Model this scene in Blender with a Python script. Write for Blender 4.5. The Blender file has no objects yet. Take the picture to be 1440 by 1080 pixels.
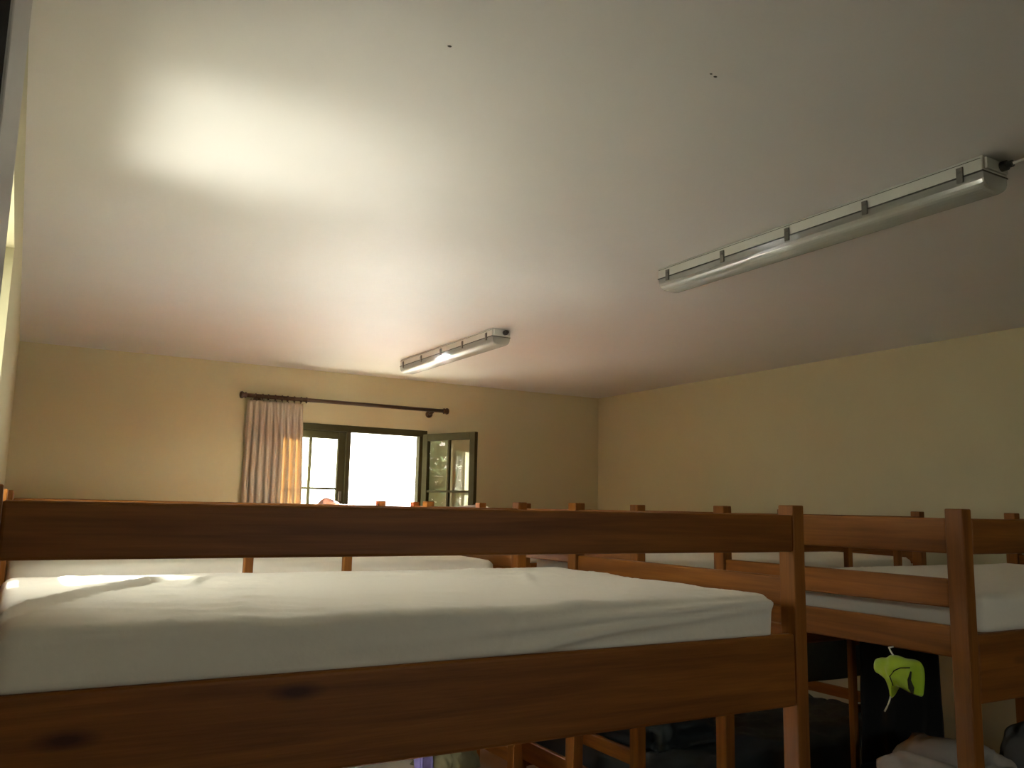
import bpy, bmesh, math, random
from mathutils import Vector, Matrix, noise
random.seed(7)
sc = bpy.context.scene
C = sc.collection
EYE = 1.60
# ------------------------------------------------------------------ helpers
def link(o, parent=None):
    C.objects.link(o)
    if parent is not None: o.parent = parent
    return o
def obj(name, bm, mat, parent=None, smooth=False, bevel=0, seg=2):
    bmesh.ops.recalc_face_normals(bm, faces=bm.faces)
    me = bpy.data.meshes.new(name); bm.to_mesh(me); bm.free()
    for m in (mat if isinstance(mat, (list, tuple)) else [mat]): me.materials.append(m)
    if smooth:
        for p in me.polygons: p.use_smooth = True
    o = bpy.data.objects.new(name, me)
    if bevel:
        b = o.modifiers.new('bevel', 'BEVEL'); b.width = bevel; b.segments = seg
        b.limit_method = 'ANGLE'; b.angle_limit = math.radians(40)
    return link(o, parent)
def box(bm, x0, x1, y0, y1, z0, z1):
    v = [bm.verts.new((x, y, z)) for x in (x0, x1) for y in (y0, y1) for z in (z0, z1)]
    for f in ((0,1,3,2),(4,6,7,5),(0,4,5,1),(2,3,7,6),(0,2,6,4),(1,5,7,3)):
        bm.faces.new([v[i] for i in f])
    return v
def boxbm(*a):
    bm = bmesh.new(); box(bm, *a); return bm
def tube(bm, pts, r, n=12, caps=True):
    pts = [Vector(p) for p in pts]
    rs = r if isinstance(r, (list, tuple)) else [r]*len(pts)
    rings = []
    for i, p in enumerate(pts):
        d = (pts[min(i+1, len(pts)-1)] - pts[max(i-1, 0)]).normalized()
        up = Vector((0,0,1)) if abs(d.z) < .9 else Vector((1,0,0))
        a = d.cross(up).normalized(); b = d.cross(a).normalized()
        rings.append([bm.verts.new(p + (a*math.cos(2*math.pi*k/n) + b*math.sin(2*math.pi*k/n))*rs[i]) for k in range(n)])
    for i in range(len(rings)-1):
        for k in range(n):
            bm.faces.new((rings[i][k], rings[i][(k+1) % n], rings[i+1][(k+1) % n], rings[i+1][k]))
    if caps:
        bm.faces.new(rings[0]); bm.faces.new(rings[-1][::-1])
def tubebm(*a, **k):
    bm = bmesh.new(); tube(bm, *a, **k); return bm
def prism_y(bm, prof, y0, y1):
    """extrude an (x,z) outline along Y"""
    a = [bm.verts.new((x, y0, z)) for x, z in prof]; b = [bm.verts.new((x, y1, z)) for x, z in prof]
    n = len(prof)
    for i in range(n): bm.faces.new((a[i], a[(i+1) % n], b[(i+1) % n], b[i]))
    bm.faces.new(a); bm.faces.new(b[::-1])
def thing(name, label, cat, loc=(0,0,0), group=None, rz=0):
    o = bpy.data.objects.new(name, None); o.empty_display_size = .1
    o.location = loc; o.rotation_euler = (0, 0, rz); link(o)
    o['label'] = label; o['category'] = cat
    if group: o['group'] = group
    return o
def tag(o, label, cat, group=None):
    o['label'] = label; o['category'] = cat
    if group: o['group'] = group
    return o
def struct(name, bm, mat, **k):
    o = obj(name, bm, mat, **k); o['kind'] = 'structure'; return o
def fbm(x, y, z, o=4):
    s = 0; a = 1; f = 1
    for _ in range(o):
        s += a*noise.noise(Vector((x*f, y*f, z*f))); a *= .5; f *= 2.03
    return s
# ------------------------------------------------------------------ materials
def newmat(name):
    m = bpy.data.materials.new(name); m.use_nodes = True
    nt = m.node_tree; b = nt.nodes['Principled BSDF']
    return m, nt, b
def N(nt, t, **k):
    n = nt.nodes.new(t)
    for a, v in k.items(): setattr(n, a, v)
    return n
def plain(name, col, rough=.6, noise_amt=.08, nscale=30, bump=0, metallic=0, spec=.4, sheen=0):
    m, nt, b = newmat(name)
    tc = N(nt, 'ShaderNodeTexCoord'); nz = N(nt, 'ShaderNodeTexNoise')
    nz.inputs['Scale'].default_value = nscale; nz.inputs['Detail'].default_value = 4
    nt.links.new(tc.outputs['Object'], nz.inputs['Vector'])
    mx = N(nt, 'ShaderNodeMix', data_type='RGBA')
    mx.inputs[6].default_value = (*[c*(1-noise_amt) for c in col], 1)
    mx.inputs[7].default_value = (*[min(1, c*(1+noise_amt)) for c in col], 1)
    nt.links.new(nz.outputs['Fac'], mx.inputs[0]); nt.links.new(mx.outputs[2], b.inputs['Base Color'])
    b.inputs['Roughness'].default_value = rough; b.inputs['Metallic'].default_value = metallic
    b.inputs['Specular IOR Level'].default_value = spec
    if sheen: b.inputs['Sheen Weight'].default_value = sheen
    if bump:
        bp = N(nt, 'ShaderNodeBump'); bp.inputs['Strength'].default_value = bump; bp.inputs['Distance'].default_value = .01
        nt.links.new(nz.outputs['Fac'], bp.inputs['Height']); nt.links.new(bp.outputs[0], b.inputs['Normal'])
    return m
def wood(name, axis, light=(.34,.125,.019), dark=(.20,.066,.010), knot=(.06,.018,.006)):
    m, nt, b = newmat(name)
    tc = N(nt, 'ShaderNodeTexCoord'); oi = N(nt, 'ShaderNodeObjectInfo')
    add = N(nt, 'ShaderNodeVectorMath', operation='MULTIPLY_ADD')
    comb = N(nt, 'ShaderNodeCombineXYZ')
    for k in range(3): nt.links.new(oi.outputs['Random'], comb.inputs[k])
    nt.links.new(comb.outputs[0], add.inputs[0]); add.inputs[1].default_value = (13.7, 7.3, 9.1)
    nt.links.new(tc.outputs['Object'], add.inputs[2])
    def scaled(l, c):
        s = [c, c, c]; s[axis] = l
        v = N(nt, 'ShaderNodeVectorMath', operation='MULTIPLY'); v.inputs[1].default_value = s
        nt.links.new(add.outputs[0], v.inputs[0]); return v
    v1 = scaled(.9, 14); n1 = N(nt, 'ShaderNodeTexNoise'); n1.inputs['Scale'].default_value = 1.6
    n1.inputs['Detail'].default_value = 6; n1.inputs['Distortion'].default_value = .6
    nt.links.new(v1.outputs[0], n1.inputs['Vector'])
    v2 = scaled(3, 95); n2 = N(nt, 'ShaderNodeTexNoise'); n2.inputs['Scale'].default_value = 2
    nt.links.new(v2.outputs[0], n2.inputs['Vector'])
    r1 = N(nt, 'ShaderNodeValToRGB'); r1.color_ramp.elements[0].position = .33; r1.color_ramp.elements[1].position = .66
    r1.color_ramp.elements[0].color = (*dark, 1); r1.color_ramp.elements[1].color = (*light, 1)
    nt.links.new(n1.outputs['Fac'], r1.inputs[0])
    mul = N(nt, 'ShaderNodeMix', data_type='RGBA', blend_type='MULTIPLY'); mul.inputs[0].default_value = .35
    nt.links.new(r1.outputs[0], mul.inputs[6]); nt.links.new(n2.outputs['Fac'], mul.inputs[7])
    v3 = scaled(2.7, 8.5); vo = N(nt, 'ShaderNodeTexVoronoi'); vo.inputs['Scale'].default_value = 1
    nt.links.new(v3.outputs[0], vo.inputs['Vector'])
    r3 = N(nt, 'ShaderNodeMapRange'); r3.inputs['From Min'].default_value = .06; r3.inputs['From Max'].default_value = .18
    r3.inputs['To Min'].default_value = 1; r3.inputs['To Max'].default_value = 0
    nt.links.new(vo.outputs['Distance'], r3.inputs['Value'])
    mk = N(nt, 'ShaderNodeMix', data_type='RGBA'); mk.inputs[7].default_value = (*knot, 1)
    nt.links.new(r3.outputs[0], mk.inputs[0]); nt.links.new(mul.outputs[2], mk.inputs[6])
    nt.links.new(mk.outputs[2], b.inputs['Base Color'])
    b.inputs['Roughness'].default_value = .5; b.inputs['Specular IOR Level'].default_value = .25
    bp = N(nt, 'ShaderNodeBump'); bp.inputs['Strength'].default_value = .12; bp.inputs['Distance'].default_value = .004
    nt.links.new(n2.outputs['Fac'], bp.inputs['Height']); nt.links.new(bp.outputs[0], b.inputs['Normal'])
    return m
W = [wood('pine_along_x', 0), wood('pine_along_y', 1), wood('pine_along_z', 2)]
SHEET = plain('white_sheet', (.83,.79,.68), .85, .03, 60, .10, sheen=.2)
WALL = plain('cream_wall_paint', (.51,.475,.305), .8, .05, 3, .04)
def ceiling_mat():
    m, nt, b = newmat('white_ceiling_paint')
    geo = N(nt, 'ShaderNodeNewGeometry'); nz = N(nt, 'ShaderNodeTexNoise'); nz.inputs['Scale'].default_value = 2.2
    nz.inputs['Detail'].default_value = 5
    nt.links.new(geo.outputs['Position'], nz.inputs['Vector'])
    mx = N(nt, 'ShaderNodeMix', data_type='RGBA'); mx.inputs[6].default_value = (.64,.635,.62,1); mx.inputs[7].default_value = (.69,.685,.67,1)
    nt.links.new(nz.outputs['Fac'], mx.inputs[0]); nt.links.new(mx.outputs[2], b.inputs['Base Color'])
    b.inputs['Roughness'].default_value = .6; b.inputs['Specular IOR Level'].default_value = .3
    bp = N(nt, 'ShaderNodeBump'); bp.inputs['Strength'].default_value = .25; bp.inputs['Distance'].default_value = .03
    nt.links.new(nz.outputs['Fac'], bp.inputs['Height']); nt.links.new(bp.outputs[0], b.inputs['Normal'])
    return m
CEIL = ceiling_mat()
FLOOR = plain('brown_floor_tiles', (.20,.12,.08), .4, .15, 8)
FRAME = plain('dark_olive_window_paint', (.045,.042,.020), .8, .1, 20, spec=.05)
ROD = plain('dark_stained_rod_wood', (.055,.028,.014), .4, .1, 20)
DOORM = plain('dark_brown_door_wood', (.012,.009,.007), .9, .2, 12, spec=.02)
TRIM = plain('grey_white_trim_paint', (.46,.44,.42), .5, .04, 15)
HOUSE = plain('light_grey_housing', (.56,.57,.53), .45, .03, 20)
DARKP = plain('dark_grey_gasket', (.05,.05,.045), .6, .1, 20)
CLIP = plain('grey_metal_clip', (.17,.165,.15), .35, .05, 30, metallic=.6)
TUBEM = plain('unlit_white_tube', (.88,.88,.86), .2, .01, 10)
LIME = plain('lime_green_nylon', (.40,.62,.03), .55, .12, 25, .1, sheen=.3)
LIMED = plain('black_mesh_trim', (.02,.025,.01), .8, .1, 40)
CORD = plain('white_cord', (.7,.7,.65), .7, .05, 40)
BLACKCL = plain('black_cotton', (.010,.010,.010), .9, .25, 25, .1, sheen=.1)
DUVET = plain('off_white_duvet', (.62,.59,.54), .9, .05, 25, .1)
GREYP = plain('grey_pillowcase', (.30,.32,.32), .9, .08, 25, .1)
BLUEP = plain('pale_blue_grey_towel', (.38,.40,.46), .95, .08, 60, .2)
PINK = plain('pale_pink_fabric', (.72,.50,.50), .9, .06, 40)
GREYG = plain('grey_green_shade_sheet', (.045,.050,.038), .95, .2, 30, .2)
BLACKG = plain('black_nylon', (.014,.015,.014), .6, .2, 25, .1)
BROWNB = plain('dark_brown_sun_absorber', (.06,.04,.025), .95, .2, 30, .2)
OLIVE = plain('olive_wool', (.17,.16,.09), .95, .2, 40, .2)
BLUEV = plain('violet_blue_cloth', (.17,.16,.42), .8, .1, 30)
NAVY = plain('charcoal_nylon', (.035,.045,.05), .6, .25, 20, .1)
GRASS = plain('outdoor_paving', (.30,.29,.25), .9, .3, 5)
PLASTERO = plain('outdoor_plaster', (.5,.47,.4), .9, .1, 4)
def stripes():
    m, nt, b = newmat('teal_grey_striped_cotton')
    tc = N(nt, 'ShaderNodeTexCoord'); w = N(nt, 'ShaderNodeTexWave', wave_type='BANDS', bands_direction='DIAGONAL')
    w.inputs['Scale'].default_value = 3.2; w.inputs['Distortion'].default_value = .8
    nt.links.new(tc.outputs['Object'], w.inputs['Vector'])
    r = N(nt, 'ShaderNodeValToRGB'); r.color_ramp.interpolation = 'CONSTANT'
    e = r.color_ramp.elements; e[0].color = (.09,.14,.15,1); e[1].position = .45; e[1].color = (.28,.34,.36,1)
    k = e.new(.62); k.color = (.62,.64,.62,1); k = e.new(.72); k.color = (.08,.10,.16,1); k = e.new(.9); k.color = (.24,.30,.27,1)
    nt.links.new(w.outputs['Fac'], r.inputs[0]); nt.links.new(r.outputs[0], b.inputs['Base Color'])
    b.inputs['Roughness'].default_value = .9
    return m
STRIPE = stripes()
def glass_mat(name, tint=(1,1,1), mixfac=None, rough=0):
    m = bpy.data.materials.new(name); m.use_nodes = True; nt = m.node_tree; nt.nodes.clear()
    out = N(nt, 'ShaderNodeOutputMaterial'); tr = N(nt, 'ShaderNodeBsdfTransparent'); gl = N(nt, 'ShaderNodeBsdfGlossy')
    tr.inputs[0].default_value = (*tint, 1); gl.inputs['Roughness'].default_value = rough
    mx = N(nt, 'ShaderNodeMixShader'); fr = N(nt, 'ShaderNodeLayerWeight'); pw = N(nt, 'ShaderNodeMath', operation='POWER'); pw.inputs[1].default_value = 4
    nt.links.new(fr.outputs['Facing'], pw.inputs[0])
    mm = N(nt, 'ShaderNodeMath', operation='MULTIPLY_ADD'); mm.inputs[1].default_value = .8; mm.inputs[2].default_value = .04
    nt.links.new(pw.outputs[0], mm.inputs[0]); nt.links.new(mm.outputs[0], mx.inputs[0])
    nt.links.new(tr.outputs[0], mx.inputs[1]); nt.links.new(gl.outputs[0], mx.inputs[2]); nt.links.new(mx.outputs[0], out.inputs[0])
    return m
GLASS = glass_mat('window_glass', (.94,.96,.94))
def diffuser_mat():
    m = bpy.data.materials.new('clear_ribbed_plastic'); m.use_nodes = True; nt = m.node_tree; nt.nodes.clear()
    out = N(nt, 'ShaderNodeOutputMaterial'); tr = N(nt, 'ShaderNodeBsdfTransparent'); df = N(nt, 'ShaderNodeBsdfDiffuse')
    tl = N(nt, 'ShaderNodeBsdfTranslucent'); gl = N(nt, 'ShaderNodeBsdfGlossy'); gl.inputs['Roughness'].default_value = .18
    tr.inputs[0].default_value = (.9,.93,.9,1); df.inputs[0].default_value = (.78,.8,.76,1); tl.inputs[0].default_value = (.8,.82,.78,1)
    a = N(nt, 'ShaderNodeMixShader'); a.inputs[0].default_value = .5
    nt.links.new(df.outputs[0], a.inputs[1]); nt.links.new(tl.outputs[0], a.inputs[2])
    tc = N(nt, 'ShaderNodeTexCoord'); w = N(nt, 'ShaderNodeTexWave', wave_type='BANDS', bands_direction='X'); w.inputs['Scale'].default_value = 30
    nt.links.new(tc.outputs['Object'], w.inputs['Vector'])
    bp = N(nt, 'ShaderNodeBump'); bp.inputs['Strength'].default_value = .4; bp.inputs['Distance'].default_value = .002
    nt.links.new(w.outputs['Fac'], bp.inputs['Height']); nt.links.new(bp.outputs[0], gl.inputs['Normal'])
    b = N(nt, 'ShaderNodeMixShader'); b.inputs[0].default_value = .45
    nt.links.new(tr.outputs[0], b.inputs[1]); nt.links.new(a.outputs[0], b.inputs[2])
    c = N(nt, 'ShaderNodeMixShader'); c.inputs[0].default_value = .16
    nt.links.new(b.outputs[0], c.inputs[1]); nt.links.new(gl.outputs[0], c.inputs[2]); nt.links.new(c.outputs[0], out.inputs[0])
    return m
DIFF = diffuser_mat()
def curtain_mat():
    m = bpy.data.materials.new('cream_curtain_cloth'); m.use_nodes = True; nt = m.node_tree; nt.nodes.clear()
    out = N(nt, 'ShaderNodeOutputMaterial'); df = N(nt, 'ShaderNodeBsdfDiffuse'); tl = N(nt, 'ShaderNodeBsdfTranslucent')
    tc = N(nt, 'ShaderNodeTexCoord'); nz = N(nt, 'ShaderNodeTexNoise'); nz.inputs['Scale'].default_value = 150
    nt.links.new(tc.outputs['Object'], nz.inputs['Vector'])
    mx = N(nt, 'ShaderNodeMix', data_type='RGBA'); mx.inputs[6].default_value = (.50,.45,.37,1); mx.inputs[7].default_value = (.58,.53,.44,1)
    nt.links.new(nz.outputs['Fac'], mx.inputs[0]); nt.links.new(mx.outputs[2], df.inputs[0])
    tl.inputs[0].default_value = (.72,.50,.26,1)
    a = N(nt, 'ShaderNodeMixShader'); a.inputs[0].default_value = .12
    nt.links.new(df.outputs[0], a.inputs[1]); nt.links.new(tl.outputs[0], a.inputs[2]); nt.links.new(a.outputs[0], out.inputs[0])
    return m
CURT = curtain_mat()

# ------------------------------------------------------------------ room shell (camera stands at x=0, y=0)
XL, XR, YB, YF, ZC = -.07, 5.0, 6.95, -1.6, EYE+1.10
WX0, WX1, WZ0, WZ1 = 1.74, 3.13, EYE-.16, EYE+.655      # window opening in the back wall
T = .18
struct('floor', boxbm(XL-T, XR+T, YF-T, YB+T, -.1, 0), FLOOR)
struct('ceiling', boxbm(XL-T, XR+T, YF-T, YB+T, ZC, ZC+.12), CEIL)
bm = bmesh.new()
box(bm, XL-T, WX0, YB, YB+T, 0, ZC); box(bm, WX1, XR+T, YB, YB+T, 0, ZC)
box(bm, WX0, WX1, YB, YB+T, 0, WZ0); box(bm, WX0, WX1, YB, YB+T, WZ1, ZC)
struct('wall_back', bm, WALL)
LY0, LY1, LZ0, LZ1 = 2.15, 2.98, EYE-.20, EYE+.76
bm = bmesh.new()
box(bm, XL-T, XL, YF, LY0, 0, ZC); box(bm, XL-T, XL, LY1, YB, 0, ZC)
box(bm, XL-T, XL, LY0, LY1, 0, LZ0); box(bm, XL-T, XL, LY0, LY1, LZ1, ZC)
struct('wall_left', bm, WALL)
bm = bmesh.new(); a, b = XL-T+.005, XL-T+.055
box(bm, a, b, LY0, LY1, LZ0, LZ0+.06); box(bm, a, b, LY0, LY1, LZ1-.06, LZ1)
for yy in (LY0, LY1-.06): box(bm, a, b, yy, yy+.06, LZ0+.06, LZ1-.06)
unseen_win = bpy.data.objects.new('unseen_side_window', None); link(unseen_win); unseen_win['kind'] = 'structure'  # unseen side window, added to bring light onto the left bunks
obj('window_frame', bm, FRAME, unseen_win, bevel=.004)
obj('glass_pane', boxbm(a+.02, a+.024, LY0+.06, LY1-.06, LZ0+.06, LZ1-.06), GLASS, unseen_win)
struct('wall_right', boxbm(XR, XR+T, YF, YB, 0, ZC), WALL)
FX0, FX1, FZ0, FZ1 = 1.2, 2.15, 1.30, 1.95
bm = bmesh.new(); box(bm, XL-T, FX0, YF-T, YF, 0, ZC); box(bm, FX1, XR+T, YF-T, YF, 0, ZC)
box(bm, FX0, FX1, YF-T, YF, 0, FZ0); box(bm, FX0, FX1, YF-T, YF, FZ1, ZC)
struct('wall_front', bm, WALL)
bm = bmesh.new(); a, b = YF-.12, YF-.06
box(bm, FX0, FX1, a, b, FZ0, FZ0+.05); box(bm, FX0, FX1, a, b, FZ1-.05, FZ1)
for xx in (FX0, (FX0+FX1)/2-.025, FX1-.05): box(bm, xx, xx+.05, a, b, FZ0+.05, FZ1-.05)
added_win = bpy.data.objects.new('added_rear_window', None); link(added_win); added_win['kind'] = 'structure'  # unseen rear window, added as fill light from behind the camera
obj('window_frame', bm, FRAME, added_win, bevel=.004)
for xx in (FX0+.05, (FX0+FX1)/2+.025): obj('glass_pane', boxbm(xx, xx+.40, a+.02, a+.024, FZ0+.05, FZ1-.05), GLASS, added_win)
# doorway in the left wall right beside the camera: grey casing and a dark door leaf
struct('trim_1', boxbm(XL, -.04, .85, 1.29, 0, ZC-.005), TRIM, bevel=.004)
struct('door_1', boxbm(XL, -.043, .02, .849, 0, 2.6), DOORM, bevel=.003)
bm = bmesh.new(); box(bm, XL, XL+.014, 1.29, YB, 0, .08); struct('baseboard_left', bm, TRIM)
bm = bmesh.new(); box(bm, XR-.014, XR, YF, YB, 0, .08); struct('baseboard_right', bm, TRIM)

# ---- window: fixed frame + closed left sash + opening right sash
y0, y1 = YB-.012, YB+.06
win = bpy.data.objects.new('window_1', None); link(win); win['kind'] = 'structure'; win.location = (0,0,0)
bm = bmesh.new()
box(bm, WX0, WX1, y0, y1, WZ1-.055, WZ1); box(bm, WX0, WX1, y0, y1, WZ0, WZ0+.05)
box(bm, WX0, WX0+.05, y0, y1, WZ0+.05, WZ1-.055); box(bm, WX1-.075, WX1, y0, y1, WZ0+.05, WZ1-.055)
box(bm, 2.385, 2.425, y0, y1, WZ0+.05, WZ1-.055)
obj('window_frame', bm, FRAME, win, bevel=.004)
bm = bmesh.new(); box(bm, WX0-.04, WX1+.04, YB-.10, YB-.0125, WZ0-.035, WZ0-.001); obj('window_sill', bm, FRAME, win, bevel=.006)
def sash(parent, w, z0, z1, name):
    """one casement in local coordinates: hinge at x=0, leaf along +x, thickness along y"""
    e = bpy.data.objects.new(name, None); link(e, parent)
    s = .062; t = .038
    bm = bmesh.new()
    box(bm, 0, s, 0, t, z0, z1); box(bm, w-s, w, 0, t, z0, z1)
    box(bm, s, w-s, 0, t, z0, z0+s); box(bm, s, w-s, 0, t, z1-s, z1)
    obj('sash_frame', bm, FRAME, e, bevel=.004)
    g = boxbm(s-.004, w-s+.004, t*.45, t*.45+.004, z0+s-.004, z1-s+.004); obj('glass_pane', g, GLASS, e)
    bm = bmesh.new(); m = .010
    box(bm, w/2-m, w/2+m, .006, t-.006, z0+s, z1-s)
    for zz in (EYE+.12,): box(bm, s, w-s, .007, t-.007, zz-.009, zz+.009)
    obj('glazing_bar', bm, FRAME, e)
    h = bmesh.new(); box(h, w-.045, w-.02, -.012, 0, EYE+.02, EYE+.10); obj('sash_handle', h, CLIP, e, bevel=.003)
    return e
sz0, sz1 = WZ0+.052, WZ1-.057
s1 = sash(win, .59, sz0, sz1, 'closed_sash'); s1.location = (1.793, YB+.004, 0)
s2 = sash(win, .625, sz0, EYE+.62, 'open_sash')
# swings inward, hinged on the right jamb
s2.location = (3.113, YB-.018, 0); s2.rotation_euler = (0, 0, math.atan2(-.588, .214))
s2.scale = (1, -1, 1)

# ---- curtain rod and curtain
rod = thing('curtain_rod', 'dark wooden curtain rod with knob ends mounted above the window', 'curtain rod', (2.38, YB, 0))
zr = EYE+.835; yr = -.085
obj('pole', tubebm([(-.86, yr, zr), (.86, yr, zr)], .016, 16), ROD, rod, smooth=True)
for s in (-1, 1):
    obj('finial', tubebm([(s*.86, yr, zr), (s*.868, yr, zr), (s*.88, yr, zr), (s*.895, yr, zr), (s*.91, yr, zr), (s*.915, yr, zr)], [.017,.027,.020,.030,.026,.012], 16), ROD, rod, smooth=True)
    bm = bmesh.new(); tube(bm, [(s*.76, yr, zr-.016), (s*.76, -.001, zr-.03)], .013, 12)
    tube(bm, [(s*.76, -.001, zr-.03), (s*.76, -.014, zr-.03)], .032, 16); obj('bracket', bm, ROD, rod, smooth=True)
for k in range(9):
    xx = -.79 + k*.052
    bm = bmesh.new()
    tube(bm, [(xx+.004*math.sin(k*2.1), yr+.021*math.cos(a), zr-.003+.021*math.sin(a)) for a in [2*math.pi*i/18 for i in range(19)]], .005, 8)
    obj('curtain_ring', bm, ROD, rod, smooth=True)
cur = thing('curtain', 'cream pleated curtain drawn to the left end of the rod beside the window', 'curtain', (1.53, YB-.085, 0))
def curtain_bm():
    bm = bmesh.new(); nx, nz = 180, 60; zt, zb = EYE+.80, .75; wt, wb = .45, .475
    rows = []
    for j in range(nz+1):
        v = j/nz; z = zt+(zb-zt)*v; row = []
        spread = min(1, v/.06)
        for i in range(nx+1):
            u = i/nx
            w = wt+(wb-wt)*min(1, v*2)
            x = u*w + (.025 if v < .05 else .02*(1-min(1, v*3)))*0
            ph = u*2*math.pi*9 + .9*math.sin(u*5) + .25*math.sin(v*4+u*9)
            amp = (.010 + .020*min(1, v/.12))*(1+.35*noise.noise(Vector((u*6, v*1.5, 2))))
            y = amp*math.cos(ph) + .006*fbm(u*9, v*3, 5, 2)
            x += .006*math.sin(ph*2)*min(1, v/.1) + .012*noise.noise(Vector((u*3, v*2.2, 9)))*min(1, v*3)
            zz = z + (.004*math.cos(ph) if j == 0 else 0)
            row.append(bm.verts.new((x, y, zz)))
        rows.append(row)
    for j in range(nz):
        for i in range(nx): bm.faces.new((rows[j][i], rows[j][i+1], rows[j+1][i+1], rows[j+1][i]))
    return bm
cb = obj('curtain_cloth', curtain_bm(), CURT, cur, smooth=True)
so = cb.modifiers.new('thick', 'SOLIDIFY'); so.thickness = .0025
for k in range(9):
    x = .025+k*.05
    obj('hook', tubebm([(x, -.006, EYE+.811), (x, .001, EYE+.795), (x, 0, EYE+.775)], .003, 6), CLIP, cur)

# ------------------------------------------------------------------ ceiling lights
def fixture(name, label, xc, ya, yb, gland):
    L = yb-ya
    t = thing(name, label, 'ceiling light', (xc, ya, ZC), 'strip lights on the ceiling')
    w = .066
    bm = bmesh.new(); prism_y(bm, [(-w+.006, -.0005), (w-.006, -.0005), (w, -.012), (w, -.050), (-w, -.050), (-w, -.012)], 0, L)
    obj('housing', bm, HOUSE, t, bevel=.003)
    bm = bmesh.new(); box(bm, -w-.0012, w+.0012, .004, L-.004, -.0128, -.0112); obj('rim_shadow_line', bm, DARKP, t)  # dark strip drawn for the shadow gap along the housing rim
    bm = bmesh.new(); box(bm, -w-.0015, w+.0015, -.0015, L+.0015, -.0535, -.0495); obj('gasket', bm, DARKP, t)
    # clear cover: rounded trough with closed ends, thin shell
    prof = []
    for k in range(13):
        a = math.pi*k/12; cx, cz = math.cos(a), math.sin(a)
        prof.append((math.copysign(abs(cx)**.55, cx)*(w-.002), -.0536-.052*abs(cz)**.6))
    bm = bmesh.new()
    secs = [(0, .86), (.006, .95), (.018, 1)]; ys = [(y, s) for y, s in secs] + [(L-y, s) for y, s in reversed(secs)]
    rings = [[bm.verts.new((x*(.9+.1*s), y, -.0536+(z+.0536)*s)) for x, z in prof] for y, s in ys]
    for a, b in zip(rings, rings[1:]):
        for k in range(len(prof)-1): bm.faces.new((a[k], a[k+1], b[k+1], b[k]))
    bm.faces.new(rings[0]); bm.faces.new(rings[-1][::-1])
    obj('diffuser', bm, DIFF, t, smooth=False)
    for s in (-1, 1):
        obj('fluorescent_tube', tubebm([(s*.027, .03, -.082), (s*.027, L-.03, -.082)], .013, 14), TUBEM, t, smooth=True)
    n = 5
    for s in (-1, 1):
        for k in range(n):
            y = .07+(L-.14)*k/(n-1)
            bm = bmesh.new(); box(bm, min(s*(w+.001), s*(w+.007)), max(s*(w+.001), s*(w+.007)), y-.011, y+.011, -.072, -.022)
            box(bm, min(s*(w-.002), s*(w+.010)), max(s*(w-.002), s*(w+.010)), y-.008, y+.008, -.040, -.034)
            obj('clip', bm, CLIP, t, bevel=.0015)
    bm = bmesh.new(); box(bm, -w+.010, w-.010, -.010, 0, -.044, -.008); obj('end_plate', bm, HOUSE, t, bevel=.003)
    bm = bmesh.new(); tube(bm, [(.02, -.010, -.026), (.02, -.028, -.026), (.02, -.0285, -.026), (.02, -.045, -.026)], [.016,.016,.011,.011], 14)
    obj('cable_gland', bm, DARKP, t, smooth=False)
    if gland:
        bm = bmesh.new(); tube(bm, [(.02, -.045, -.026), (.03, -.07, -.022), (.05, -.12, -.009), (.08, -.22, -.006), (.10, -.40, -.006)], .005, 8)
        obj('cable', bm, HOUSE, t, smooth=True)
    return t
fixture('strip_light', 'long grey strip light on the ceiling in the right foreground, nearer of the two', 2.535, 1.44, 2.97, True)
fixture('strip_light', 'short-looking strip light on the ceiling near the window wall, farther of the two', 2.535, 4.56, 6.03, False)
# fly specks on the ceiling
for i, (x, y, r) in enumerate(((.813,1.752,.004), (1.436,1.516,.003), (1.455,1.521,.004))):
    bm = bmesh.new(); bmesh.ops.create_icosphere(bm, subdivisions=2, radius=r)
    for v in bm.verts: v.co.z = min(0, v.co.z*.5); v.co.x *= 1.4
    o = obj('ceiling_speck', bm, DARKP, smooth=True); o.location = (x, y, ZC)
    tag(o, ('single tiny dark speck on the ceiling above the middle of the photo', 'left one of two tiny specks side by side on the ceiling',
            'right one of two tiny specks side by side on the ceiling')[i], 'speck', 'specks on the ceiling')

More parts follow.
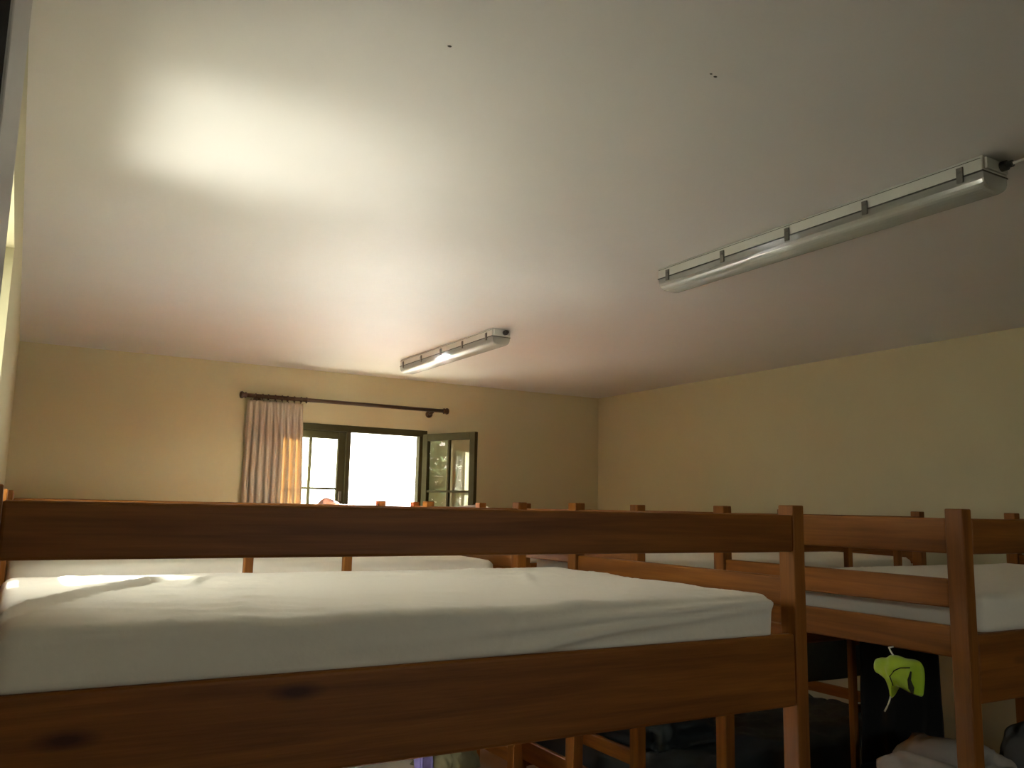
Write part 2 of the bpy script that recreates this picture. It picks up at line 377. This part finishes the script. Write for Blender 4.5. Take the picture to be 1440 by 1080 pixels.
# ------------------------------------------------------------------ bunk beds
PW, PD = .045, .055
def board(name, parent, x0, x1, y0, y1, z0, z1, ax, bev=.006):
    # mesh centred on the board so that the bed's parts share no origin but keep real grain
    return obj(name, boxbm(x0, x1, y0, y1, z0, z1), W[ax], parent, bevel=bev, seg=3)
def mattress_bm(L, D, h, seed, wrinkled=False, res=.025):
    nx, ny, nz = int(L/res), int(D/res), (14 if wrinkled else 6)
    bm = bmesh.new(); vs = {}
    r = .030
    def P(i, j, k):
        key = (i, j, k)
        if key in vs: return vs[key]
        p = Vector((L*i/nx, D*j/ny, h*k/nz))
        # bunch the edge rows for the rounded rim
        q = Vector((min(max(p.x, r), L-r), min(max(p.y, r), D-r), min(p.z, h-r)))
        d = p-q
        if d.length > 1e-6:
            m = max(abs(d.x), abs(d.y), abs(d.z)); d = d.normalized()*m
        n = d.normalized() if d.length > 1e-6 else Vector((0,0,1))
        c = q+d
        u, v = p.x, p.y
        if k == nz or n.z > .5:
            e = min(u, L-u, v, D-v)
            up = .012*min(1, e/.25) + .0035*fbm(u*3.1+seed, v*5, seed, 3)
            n1 = noise.noise(Vector((u*4.2+seed*2, v*9+2.5*u, 1.7))); n2 = noise.noise(Vector((u*8+v*5, v*15-2*u+seed, 4.1)))
            m1 = max(0, noise.noise(Vector((u*1.6+seed, v*2.4, 8.8)))+.35)
            up += (.0075*(1-min(1, abs(n1)*5))**2 + .0045*(1-min(1, abs(n2)*4))**2)*m1*min(1, e/.06)
            if wrinkled:
                # raised sheet fold crossing the left end of the near mattress
                t = u/.40; fy = .14+.67*t+.02*math.sin(t*6)
                if t < 1.15:
                    g = v-fy
                    if g > -.012: up += .020*min(1, (g+.012)/.022)*math.exp(-max(0, g)/.10)*min(1, max(0, (1.12-t)*3))
                t2 = (u-.40)/.11
                if -.3 < t2 < 1.3:
                    g = v-.54-.31*t2
                    if g > -.01: up += .014*min(1, (g+.01)/.02)*math.exp(-max(0, g)/.05)*max(0, 1-abs(t2-.5)*1.3)
                up += .006*math.exp(-((u-1.1-.5*v)/.02)**2)*math.exp(-((v-.55)/.3)**2)
            c.z += up
        if k < nz and k > 0 and j == 0:
            o = .006*fbm(u*2.5+seed, p.z*9, 3, 3)
            if wrinkled:
                for (uc, zc, sl, a) in ((1.30, .072, .05, .016), (1.45, .050, .07, .015), (1.15, .022, .14, .013), (1.6, .085, .03, .010)):
                    zz = zc+sl*(u-uc); w = math.exp(-((u-uc)/.38)**2)
                    o += a*w*math.exp(-((p.z-zz)/.011)**2)
                o += .008*math.exp(-((u-.98-.06*(p.z/h))/.012)**2)
            c.y -= o
        if k < nz and k > 0 and (i == nx or i == 0):
            c.x += (1 if i == nx else -1)*.005*fbm(v*3+seed, p.z*8, 6, 3)
        vs[key] = bm.verts.new(c); return vs[key]
    if True:
        for i in range(nx):
            for j in range(ny):
                for k in (0, nz): bm.faces.new((P(i,j,k), P(i+1,j,k), P(i+1,j+1,k), P(i,j+1,k)))
        for k in range(nz):
            for i in range(nx):
                for j in (0, ny): bm.faces.new((P(i,j,k), P(i+1,j,k), P(i+1,j,k+1), P(i,j,k+1)))
            for j in range(ny):
                for i in (0, nx): bm.faces.new((P(i,j,k), P(i,j+1,k), P(i,j+1,k+1), P(i,j,k+1)))
    return bm
def make_bed(label, L, D, x, y, drop_low_end=0):
    t = thing('bunk_bed', label, 'bunk bed', (x, y, 0), 'pine bunk beds')
    zt = EYE+.021
    for px in (0, L-PW):
        for py in (0, D-PD): board('post', t, px, px+PW, py, py+PD, 0, zt, 2, .004)
    a, b = PW+.0005, L-PW-.0005
    board('front_guard_rail', t, a, b, .001, .029, EYE-.108, EYE-.006, 0)
    board('front_beam', t, a, b, .001, .031, EYE-.522, EYE-.330, 0, .009)
    # back: guard rail sits a little lower, ladder in the middle
    board('back_guard_rail', t, a, b, D-.029, D-.001, EYE-.158, EYE-.035, 0)
    board('back_beam', t, a, b, D-.031, D-.001, EYE-.522, EYE-.330, 0, .009)
    for px in (.006, L-.034):
        c, d = PD+.0005, D-PD-.0005
        board('end_rail', t, px, px+.028, c, d, EYE-.108, EYE-.006, 1)
        board('end_rail', t, px, px+.028, c, d, EYE-.262, EYE-.180, 1)
        board('end_beam', t, px, px+.028, c, d, EYE-.400, EYE-.312, 1)
        board('end_rail', t, px, px+.028, c, d, EYE-1.07-drop_low_end, EYE-1.01-drop_low_end, 1)
        board('end_beam', t, px, px+.028, c, d, EYE-1.27-drop_low_end, EYE-1.17-drop_low_end, 1)
    board('front_lower_beam', t, a, b, .001, .029, .28, .42, 0)
    board('back_lower_beam', t, a, b, D-.029, D-.001, .28, .42, 0)
    for z in (EYE-.352, .37):
        for k in range(12):
            xx = .12+(L-.24)*k/11
            bm = boxbm(xx-.035, xx+.035, .034, D-.034, z, z+.018); s = obj('slat', bm, W[1], t)
        for yy in (.032, D-.058): board('slat_ledge', t, a+.001, b-.001, yy, yy+.026, z-.026, z-.001, 0, .002)
    lx = L*.5-.16 if L else 0
    for k, xx in enumerate((.705, 1.03)):
        board('ladder_stringer', t, xx, xx+.028, D-.0575, D-.0315, .02, EYE-.035, 2, .003)
    for k in range(5):
        zz = .25+.27*k
        board('ladder_rung', t, .7335, 1.0295, D-.056, D-.033, zz, zz+.03, 0, .003)
    return t
def copy_tree(o, parent=None):
    c = o.copy(); C.objects.link(c)
    if parent is not None: c.parent = parent
    for ch in list(o.children): copy_tree(ch, c)
    return c
LEN = 1.99
bedA = make_bed('nearest pine bunk bed, its long rail and thick beam crossing the foreground', 2.003, 1.135, -.063, 1.70)
bedD = make_bed('pine bunk bed at the right edge with a lime-green bag hanging from its end beam', LEN, 1.015, 2.35, 1.49)
def copy_bed(src, x, y, label):
    c = copy_tree(src); c.location = (x, y, 0); c['label'] = label; return c
bedB = copy_bed(bedD, 1.94-LEN, 3.22, 'pine bunk bed directly behind the nearest one, second of the left row, striped bedding below')
for o in [c for c in bedB.children if c.name.split('.')[0] in ('back_guard_rail', 'ladder_stringer', 'ladder_rung')]:
    bpy.data.objects.remove(o)                       # far guard rail and ladder left off so sun reaches this mattress
bedH = copy_bed(bedD, 1.94-LEN, 4.87, 'pine bunk bed standing below the curtain and window, last of the left row')
bedF = copy_bed(bedD, 2.345, 2.965, 'pine bunk bed behind the one with the lime-green bag, middle of the right row')
bedG = copy_bed(bedD, 2.35, 4.44, 'pine bunk bed in the far right corner of the room, last of the right row')
MT = .105
mi = 0
def mattress(x, y, z, L, D, label, src=None, wrinkled=False, seed=1, res=.03):
    if src is None:
        o = obj('mattress', mattress_bm(L, D, MT, seed, wrinkled, res), SHEET, smooth=True)
    else:
        o = src.copy(); C.objects.link(o)
    o.location = (x, y, z); tag(o, label, 'mattress', 'sheeted mattresses'); return o
zu = EYE-.3295
mA = mattress(-.012, 1.712, zu, 1.84, 1.098, 'wrinkled white-sheeted mattress on the top bunk nearest the camera', wrinkled=True, seed=3, res=.0105)
mD = mattress(2.44, 1.505, zu, 1.80, .985, 'white-sheeted mattress on the top bunk at the right edge of the photo', seed=8, res=.025)
mB = mattress(-.002, 3.235, zu, 1.79, .945, 'white-sheeted mattress on the top bunk directly behind the nearest bunk', src=mD)
mH = mattress(-.002, 4.885, zu, 1.79, .945, 'white-sheeted mattress on the top bunk closest to the curtain', src=mD)
mF = mattress(2.44, 2.980, zu, 1.84, .945, 'white-sheeted mattress on the top bunk behind the right-edge bunk', src=mD)
mG = mattress(2.44, 4.455, zu, 1.84, .945, 'white-sheeted mattress on the top bunk in the far right corner', src=mD)
zl = .3895
for (x, y, lab) in ((-.002, 1.76, 'white-sheeted mattress on the bottom bunk under the nearest bed'), (-.002, 3.257, 'white-sheeted mattress on the bottom bunk under the striped bedding'),
                    (2.44, 1.527, 'white-sheeted mattress on the bottom bunk under the off-white duvet'), (2.44, 3.002, 'white-sheeted mattress on the bottom bunk under the charcoal sleeping bag')):
    mattress(x, y, zl, 0, 0, lab, src=mD)

# ------------------------------------------------------------------ bedding and clutter
def pile(name, cx, cy, z0, sx, sy, h, mat, label, cat, seed, amp=.35, rz=0, flat=.6, group=None, edge=.45):
    """a crumpled heap of cloth: a closed lumpy cushion with creases"""
    bm = bmesh.new(); bmesh.ops.create_icosphere(bm, subdivisions=5, radius=1)
    for v in bm.verts:
        d = v.co.normalized()
        q = Vector((math.copysign(abs(d.x)**edge, d.x), math.copysign(abs(d.y)**edge, d.y), d.z))
        ridge = 1-abs(noise.noise(Vector((d.x*2.2+seed, d.y*2.2, d.z*2.2+seed))))*2
        n = fbm(d.x*1.7+seed, d.y*1.7, d.z*1.7, 4)
        k = 1+amp*(.35*n+.30*(ridge-.6))
        x, y, z = q.x*sx*k*.8, q.y*sy*k*.8, q.z*h*k
        if z < 0: z *= .02
        v.co = Vector((x, y, z*flat+ .0))
    o = obj(name, bm, mat, smooth=True); o.location = (cx, cy, z0+.004); o.rotation_euler = (0, 0, rz)
    return tag(o, label, cat, group)
zm = zl+MT+.014
pile('duvet', 3.08, 2.05, zm+.02, .34, .26, .36, DUVET, 'crumpled off-white duvet heaped on the bottom bunk behind the right-edge post', 'duvet', 4, .5, .3)
pile('pillow', 3.66, 1.98, zm+.02, .28, .20, .44, GREYP, 'grey pillow propped on the bottom bunk at the right edge of the photo', 'pillow', 9, .15)
pile('towel', 3.32, 1.72, zm+.02, .20, .11, .26, BLUEP, 'pale blue-grey towel bunched below the grey pillow', 'towel', 12, .4)
pile('blanket', 1.30, 3.80, zm, .60, .28, .20, STRIPE, 'teal and grey striped blanket rumpled on the bottom bunk behind the nearest bed', 'blanket', 21, .5, .1, .9)
pile('blanket', 1.68, 3.42, zm, .13, .16, .13, OLIVE, 'olive blanket folded at the foot end beside the striped one', 'blanket', 24, .3, .4, .9)
pile('shirt', 1.55, 3.36, zm+.001, .04, .04, .14, BLUEV, 'violet-blue shirt balled up between the striped and olive blankets', 'shirt', 27, .5, .2, .9)
pile('jacket', 2.75, 3.35, zm+.03, .30, .30, .30, NAVY, 'charcoal jacket dumped on the bottom bunk seen past the nearest post', 'jacket', 31, .6, .2)
# pink cloth and pillow that peep over the rails near the window
pile('pink_cloth', 1.79, 5.50, EYE-.215, .10, .13, .40, PINK, 'pale pink bundle peeping over the rail below the window', 'cloth', 41, .25)
pile('pillow', 2.62, 5.02, EYE-.212, .16, .22, .36, DUVET, 'white pillow propped on the far right-corner top bunk', 'pillow', 44, .15)

# black towel hanging over the ladder of the right-edge bunk
def hanging(name, x0, x1, y, z0, z1, mat, label, cat, parent=None, n=5, amp=.012, thick=.006):
    bm = bmesh.new(); nx, nz = 50, 40; rows = []
    for j in range(nz+1):
        v = j/nz; row = []
        for i in range(nx+1):
            u = i/nx
            row.append(bm.verts.new((x0+(x1-x0)*u+.008*noise.noise(Vector((u*2, v*4, 3))), y+amp*math.sin(u*n*math.pi+v)*v**.5+.01*noise.noise(Vector((u*4, v*3, 8))),
                                     z1+(z0-z1)*v + .02*v*noise.noise(Vector((u*2.5, 0, 5))))))
        rows.append(row)
    for j in range(nz):
        for i in range(nx): bm.faces.new((rows[j][i], rows[j][i+1], rows[j+1][i+1], rows[j+1][i]))
    o = obj(name, bm, mat, smooth=True); s = o.modifiers.new('thick', 'SOLIDIFY'); s.thickness = thick
    return tag(o, label, cat)
hanging('towel', 3.07, 3.58, 1.49+1.015-.085, .60, EYE-.36, BLACKCL, 'large black towel hanging behind the lime-green bag on the ladder side', 'towel')

hanging('blanket', 3.12, 4.26, 2.965-.019, .80, EYE-.335, GREYG, 'added dark grey-green sheet, for the shade below the top bunk behind the nearest post', 'blanket', n=4)  # invented dark cloth, keeps the area under this bunk dark
def spread(name, x0, x1, y0, y1, z, mat, label, cat, seed, drop=0):
    bm = bmesh.new(); nx, ny = 60, 34; rows = []
    for j in range(ny+1):
        row = []
        for i in range(nx+1):
            x = x0+(x1-x0)*i/nx; y = y0+(y1-y0)*j/ny
            n = abs(fbm(x*3.1+seed, y*3.7, seed, 4))
            if drop and j < 6: x_, y, zz = x, y0+.006*math.sin(x*17)*(5-j)/5, z+.02+.07*n*j/6-(5-j)*drop/5
            else: zz = z+.012+.07*n
            if drop and i < 4: zz -= (3-i)*drop/3*(1 if j > 5 else 0); x = x0+(x-x0)*.35
            row.append(bm.verts.new((x, y, zz)))
        rows.append(row)
    for j in range(ny):
        for i in range(nx): bm.faces.new((rows[j][i], rows[j][i+1], rows[j+1][i+1], rows[j+1][i]))
    o = obj(name, bm, mat, smooth=True); s = o.modifiers.new('thick', 'SOLIDIFY'); s.thickness = .008; s.offset = 1
    return tag(o, label, cat)
spread('sleeping_bag', 2.415, 4.20, 2.948, 3.90, zl+MT+.004, NAVY, 'charcoal sleeping bag spread over the bottom bunk behind the nearest post', 'sleeping bag', 3, .16)
spread('sleeping_bag', 2.42, 4.20, 1.54, 2.40, zl+MT+.004, BLACKG, 'black sleeping bag spread under the off-white duvet on the right-edge bottom bunk', 'sleeping bag', 6)

spread('blanket', .02, 1.76, 4.93, 5.80, zu+MT+.002, BROWNB, 'unseen dark brown cover added to soak up sun on the top bunk below the window', 'blanket', 8)  # hidden cover, added so this mattress bounces less sun to the ceiling

# lime green bag hanging from the end beam
bag = thing('drawstring_bag', 'small lime-green cloth bag hanging from the end beam of the right-edge bunk', 'bag', (2.312, 1.69, EYE-.413))
def bag_bm():
    bm = bmesh.new()
    # outline in the (y, z) plane seen from the aisle, y grows to the left in the photo
    out = [(.085,-.045),(.079,-.025),(.059,-.015),(.039,-.012),(.024,-.002),(.000,.000),(-.028,-.004),(-.056,-.003),(-.074,-.008),(-.084,-.025),(-.085,-.052),(-.081,-.082),(-.076,-.101),(-.062,-.104),(-.037,-.100),(-.014,-.093),(.004,-.090),(.015,-.104),(.023,-.124),(.030,-.125),(.032,-.107),(.036,-.092),(.047,-.075),(.066,-.064),(.081,-.058)]
    cy = sum(p[0] for p in out)/len(out); cz = sum(p[1] for p in out)/len(out)
    R, M = 10, len(out)*4
    ring = []
    for k in range(M):
        t = k/4; i = int(t); f = t-i; a, b, c, d = (out[(i+o) % len(out)] for o in (-1, 0, 1, 2))
        cr = lambda p, q, r, s: .5*((2*q)+(-p+r)*f+(2*p-5*q+4*r-s)*f*f+(-p+3*q-3*r+s)*f**3)
        ring.append((cr(a[0], b[0], c[0], d[0]), cr(a[1], b[1], c[1], d[1])))
    sides = {}
    for s in (1, -1):
        rows = []
        for j in range(R+1):
            q = j/R; row = []
            for k in range(M):
                if j == R and s == -1: row.append(sides[1][R][k]); continue
                y = cy+(ring[k][0]-cy)*q; z = cz+(ring[k][1]-cz)*q
                th = .020*(1-q**2.6)**.6
                th += .010*(1-q)*1.0*(abs(noise.noise(Vector((y*28, z*28, 3+s))))*2) + .012*(abs(noise.noise(Vector((y*14+z*20, z*9-y*8, 7))))-.2)*(1-q*q)
                row.append(bm.verts.new((-s*th, y, z)))
            rows.append(row)
        sides[s] = rows
        for j in range(R):
            for k in range(M):
                k2 = (k+1) % M
                if j == 0: 
                    continue
                bm.faces.new((rows[j][k], rows[j][k2], rows[j+1][k2], rows[j+1][k]))
        bm.faces.new(rows[1])
        for v in rows[0]: bm.verts.remove(v)
    return bm
obj('bag_body', bag_bm(), LIME, bag, smooth=True)
bm = bmesh.new(); tube(bm, [(-.022, .004, -.085), (-.034, .005, -.058), (-.036, -.012, -.039), (-.034, -.031, -.028), (-.026, -.057, -.024)], .0016, 6); obj('seam', bm, LIMED, bag)
bm = bmesh.new(); tube(bm, [(-.026, -.060, -.034), (-.030, -.056, -.058), (-.028, -.060, -.080), (-.018, -.056, -.096)], [.002,.005,.008,.003], 8); obj('pocket_opening', bm, LIMED, bag)
bm = bmesh.new(); tube(bm, [(-.004, .026, -.118), (-.008, .031, -.140), (-.004, .041, -.154), (-.008, .047, -.168)], .0026, 8); obj('drawstring', bm, CORD, bag, smooth=True)
bm = bmesh.new(); tube(bm, [(0, .012, -.006), (.0, .024, .009), (.012, .038, .016), (.040, .044, .016)], .0025, 8); obj('hanging_loop', bm, CORD, bag, smooth=True)

# ------------------------------------------------------------------ outdoors
o = struct('ground_outside', boxbm(-40, 40, -30, 60, -.6, -.5), GRASS)
def tree(x, y, h, r, seed, label):
    t = thing('tree', label, 'tree', (x, y, -.5), 'trees outside the window')
    rnd = random.Random(seed)
    bm = bmesh.new(); tube(bm, [(0,0,0), (.05,0,h*.4), (0,.1,h*.7), (.1,0,h*.95)], [.16,.12,.08,.03], 10)
    for k in range(7):
        a = k*.9; z = h*(.4+.07*k); tube(bm, [(0, 0, z), (math.cos(a)*r*.5, math.sin(a)*r*.5, z+.5), (math.cos(a)*r*.8, math.sin(a)*r*.8, z+.7)], [.05,.03,.01], 6)
    obj('trunk', bm, ROD, t, smooth=True)
    bm = bmesh.new()
    for k in range(3600):
        u = Vector((rnd.gauss(0,1), rnd.gauss(0,1), rnd.gauss(0,1))).normalized()*r*rnd.random()**.45
        c = Vector((u.x, u.y, h*.72+u.z*1.15)); s = .05+.05*rnd.random()
        a = Vector((rnd.gauss(0,1), rnd.gauss(0,1), rnd.gauss(0,1))).normalized(); b = a.orthogonal().normalized()*.5
        bm.faces.new([bm.verts.new(c+a*s), bm.verts.new(c+b*s), bm.verts.new(c-a*s), bm.verts.new(c-b*s)])
    obj('foliage', bm, plain('leaf_green_%d' % seed, (.055,.10,.04), .6, .5, 3), t)
tree(-2.3, 9.6, 3.6, 1.5, 5, 'leafy green tree outside, mirrored in the open window pane')

# ------------------------------------------------------------------ light
w = bpy.data.worlds.new('sky'); sc.world = w; w.use_nodes = True; nt = w.node_tree
bg = nt.nodes['Background']; bg.inputs[0].default_value = (1,.97,.90,1); bg.inputs[1].default_value = 11
sun = bpy.data.lights.new('sun', 'SUN'); sun.energy = 325; sun.angle = math.radians(1.2); sun.color = (1,.98,.95)
so_ = bpy.data.objects.new('sun', sun); link(so_)
sd = Vector((-1.36, -3.05, -.765)).normalized(); so_.rotation_euler = sd.to_track_quat('-Z', 'Y').to_euler()
# added spot through the side window, brightens the near mattress and ceiling above
sp_ = bpy.data.lights.new('mattress_fill_spot', 'SPOT'); sp_.energy = 6500; sp_.spot_size = math.radians(7); sp_.spot_blend = .8
sp_.shadow_soft_size = .06; sp_.color = (1,.95,.86)
spo = bpy.data.objects.new('mattress_fill_spot', sp_); link(spo); spo.location = (-1.60, 2.62, EYE+2.1)
spo.rotation_euler = (Vector((.20, 2.60, EYE-.21))-spo.location).to_track_quat('-Z', 'Y').to_euler()
# second added spot from outside, puts the bright glow on the ceiling
sq_ = bpy.data.lights.new('ceiling_fill_spot', 'SPOT'); sq_.energy = 820; sq_.spot_size = math.radians(34); sq_.spot_blend = 1
sq_.shadow_soft_size = .8; sq_.color = (1,.95,.86)
sqo = bpy.data.objects.new('ceiling_fill_spot', sq_); link(sqo); sqo.location = (-1.75, 2.55, EYE-.95)
sqo.rotation_euler = (Vector((.27, 2.82, EYE+1.1))-sqo.location).to_track_quat('-Z', 'Y').to_euler()
pt = bpy.data.lights.new('window_portal', 'AREA'); pt.shape = 'RECTANGLE'; pt.size = WX1-WX0; pt.size_y = WZ1-WZ0
po = bpy.data.objects.new('window_portal', pt); link(po); po.location = ((WX0+WX1)/2, YB+T+.02, (WZ0+WZ1)/2)
po.rotation_euler = (math.radians(-90), 0, 0); pt.cycles.is_portal = True

p2 = bpy.data.lights.new('unseen_side_window_portal', 'AREA'); p2.shape = 'RECTANGLE'; p2.size = LZ1-LZ0; p2.size_y = LY1-LY0
po = bpy.data.objects.new('unseen_side_window_portal', p2); link(po); po.location = (XL-T-.02, (LY0+LY1)/2, (LZ0+LZ1)/2)
po.rotation_euler = (0, math.radians(-90), 0); p2.cycles.is_portal = True

p3 = bpy.data.lights.new('added_rear_window_portal', 'AREA'); p3.shape = 'RECTANGLE'; p3.size = FX1-FX0; p3.size_y = FZ1-FZ0
po = bpy.data.objects.new('added_rear_window_portal', p3); link(po); po.location = ((FX0+FX1)/2, YF-T-.02, (FZ0+FZ1)/2)
po.rotation_euler = (math.radians(90), 0, 0); p3.cycles.is_portal = True

# ------------------------------------------------------------------ camera
yaw, pitch, roll, F = 0.5215388, 0.1433070, 0.0207522, 1198.13
cy, sy, cp, sp = math.cos(yaw), math.sin(yaw), math.cos(pitch), math.sin(pitch)
f = Vector((sy*cp, cy*cp, sp)); r = Vector((cy, -sy, 0)); u = r.cross(f)
R_ = r*math.cos(roll)+u*math.sin(roll); U_ = -r*math.sin(roll)+u*math.cos(roll)
cam = bpy.data.cameras.new('camera'); co = bpy.data.objects.new('camera', cam); link(co)
M = Matrix((R_, U_, -f)).transposed().to_4x4(); M.translation = (0, 0, EYE); co.matrix_world = M
cam.sensor_width = 36; cam.lens = 36*F/1440; cam.clip_start = .01
sc.camera = co
sc.view_settings.view_transform = 'Standard'; sc.view_settings.look = 'None'; sc.view_settings.gamma = 1
sc.view_settings.use_curve_mapping = False; sc.view_settings.exposure = 0
try:
    sc.cycles.max_bounces = 12; sc.cycles.diffuse_bounces = 8; sc.cycles.sample_clamp_indirect = 0
    sc.cycles.caustics_reflective = False
except Exception: pass
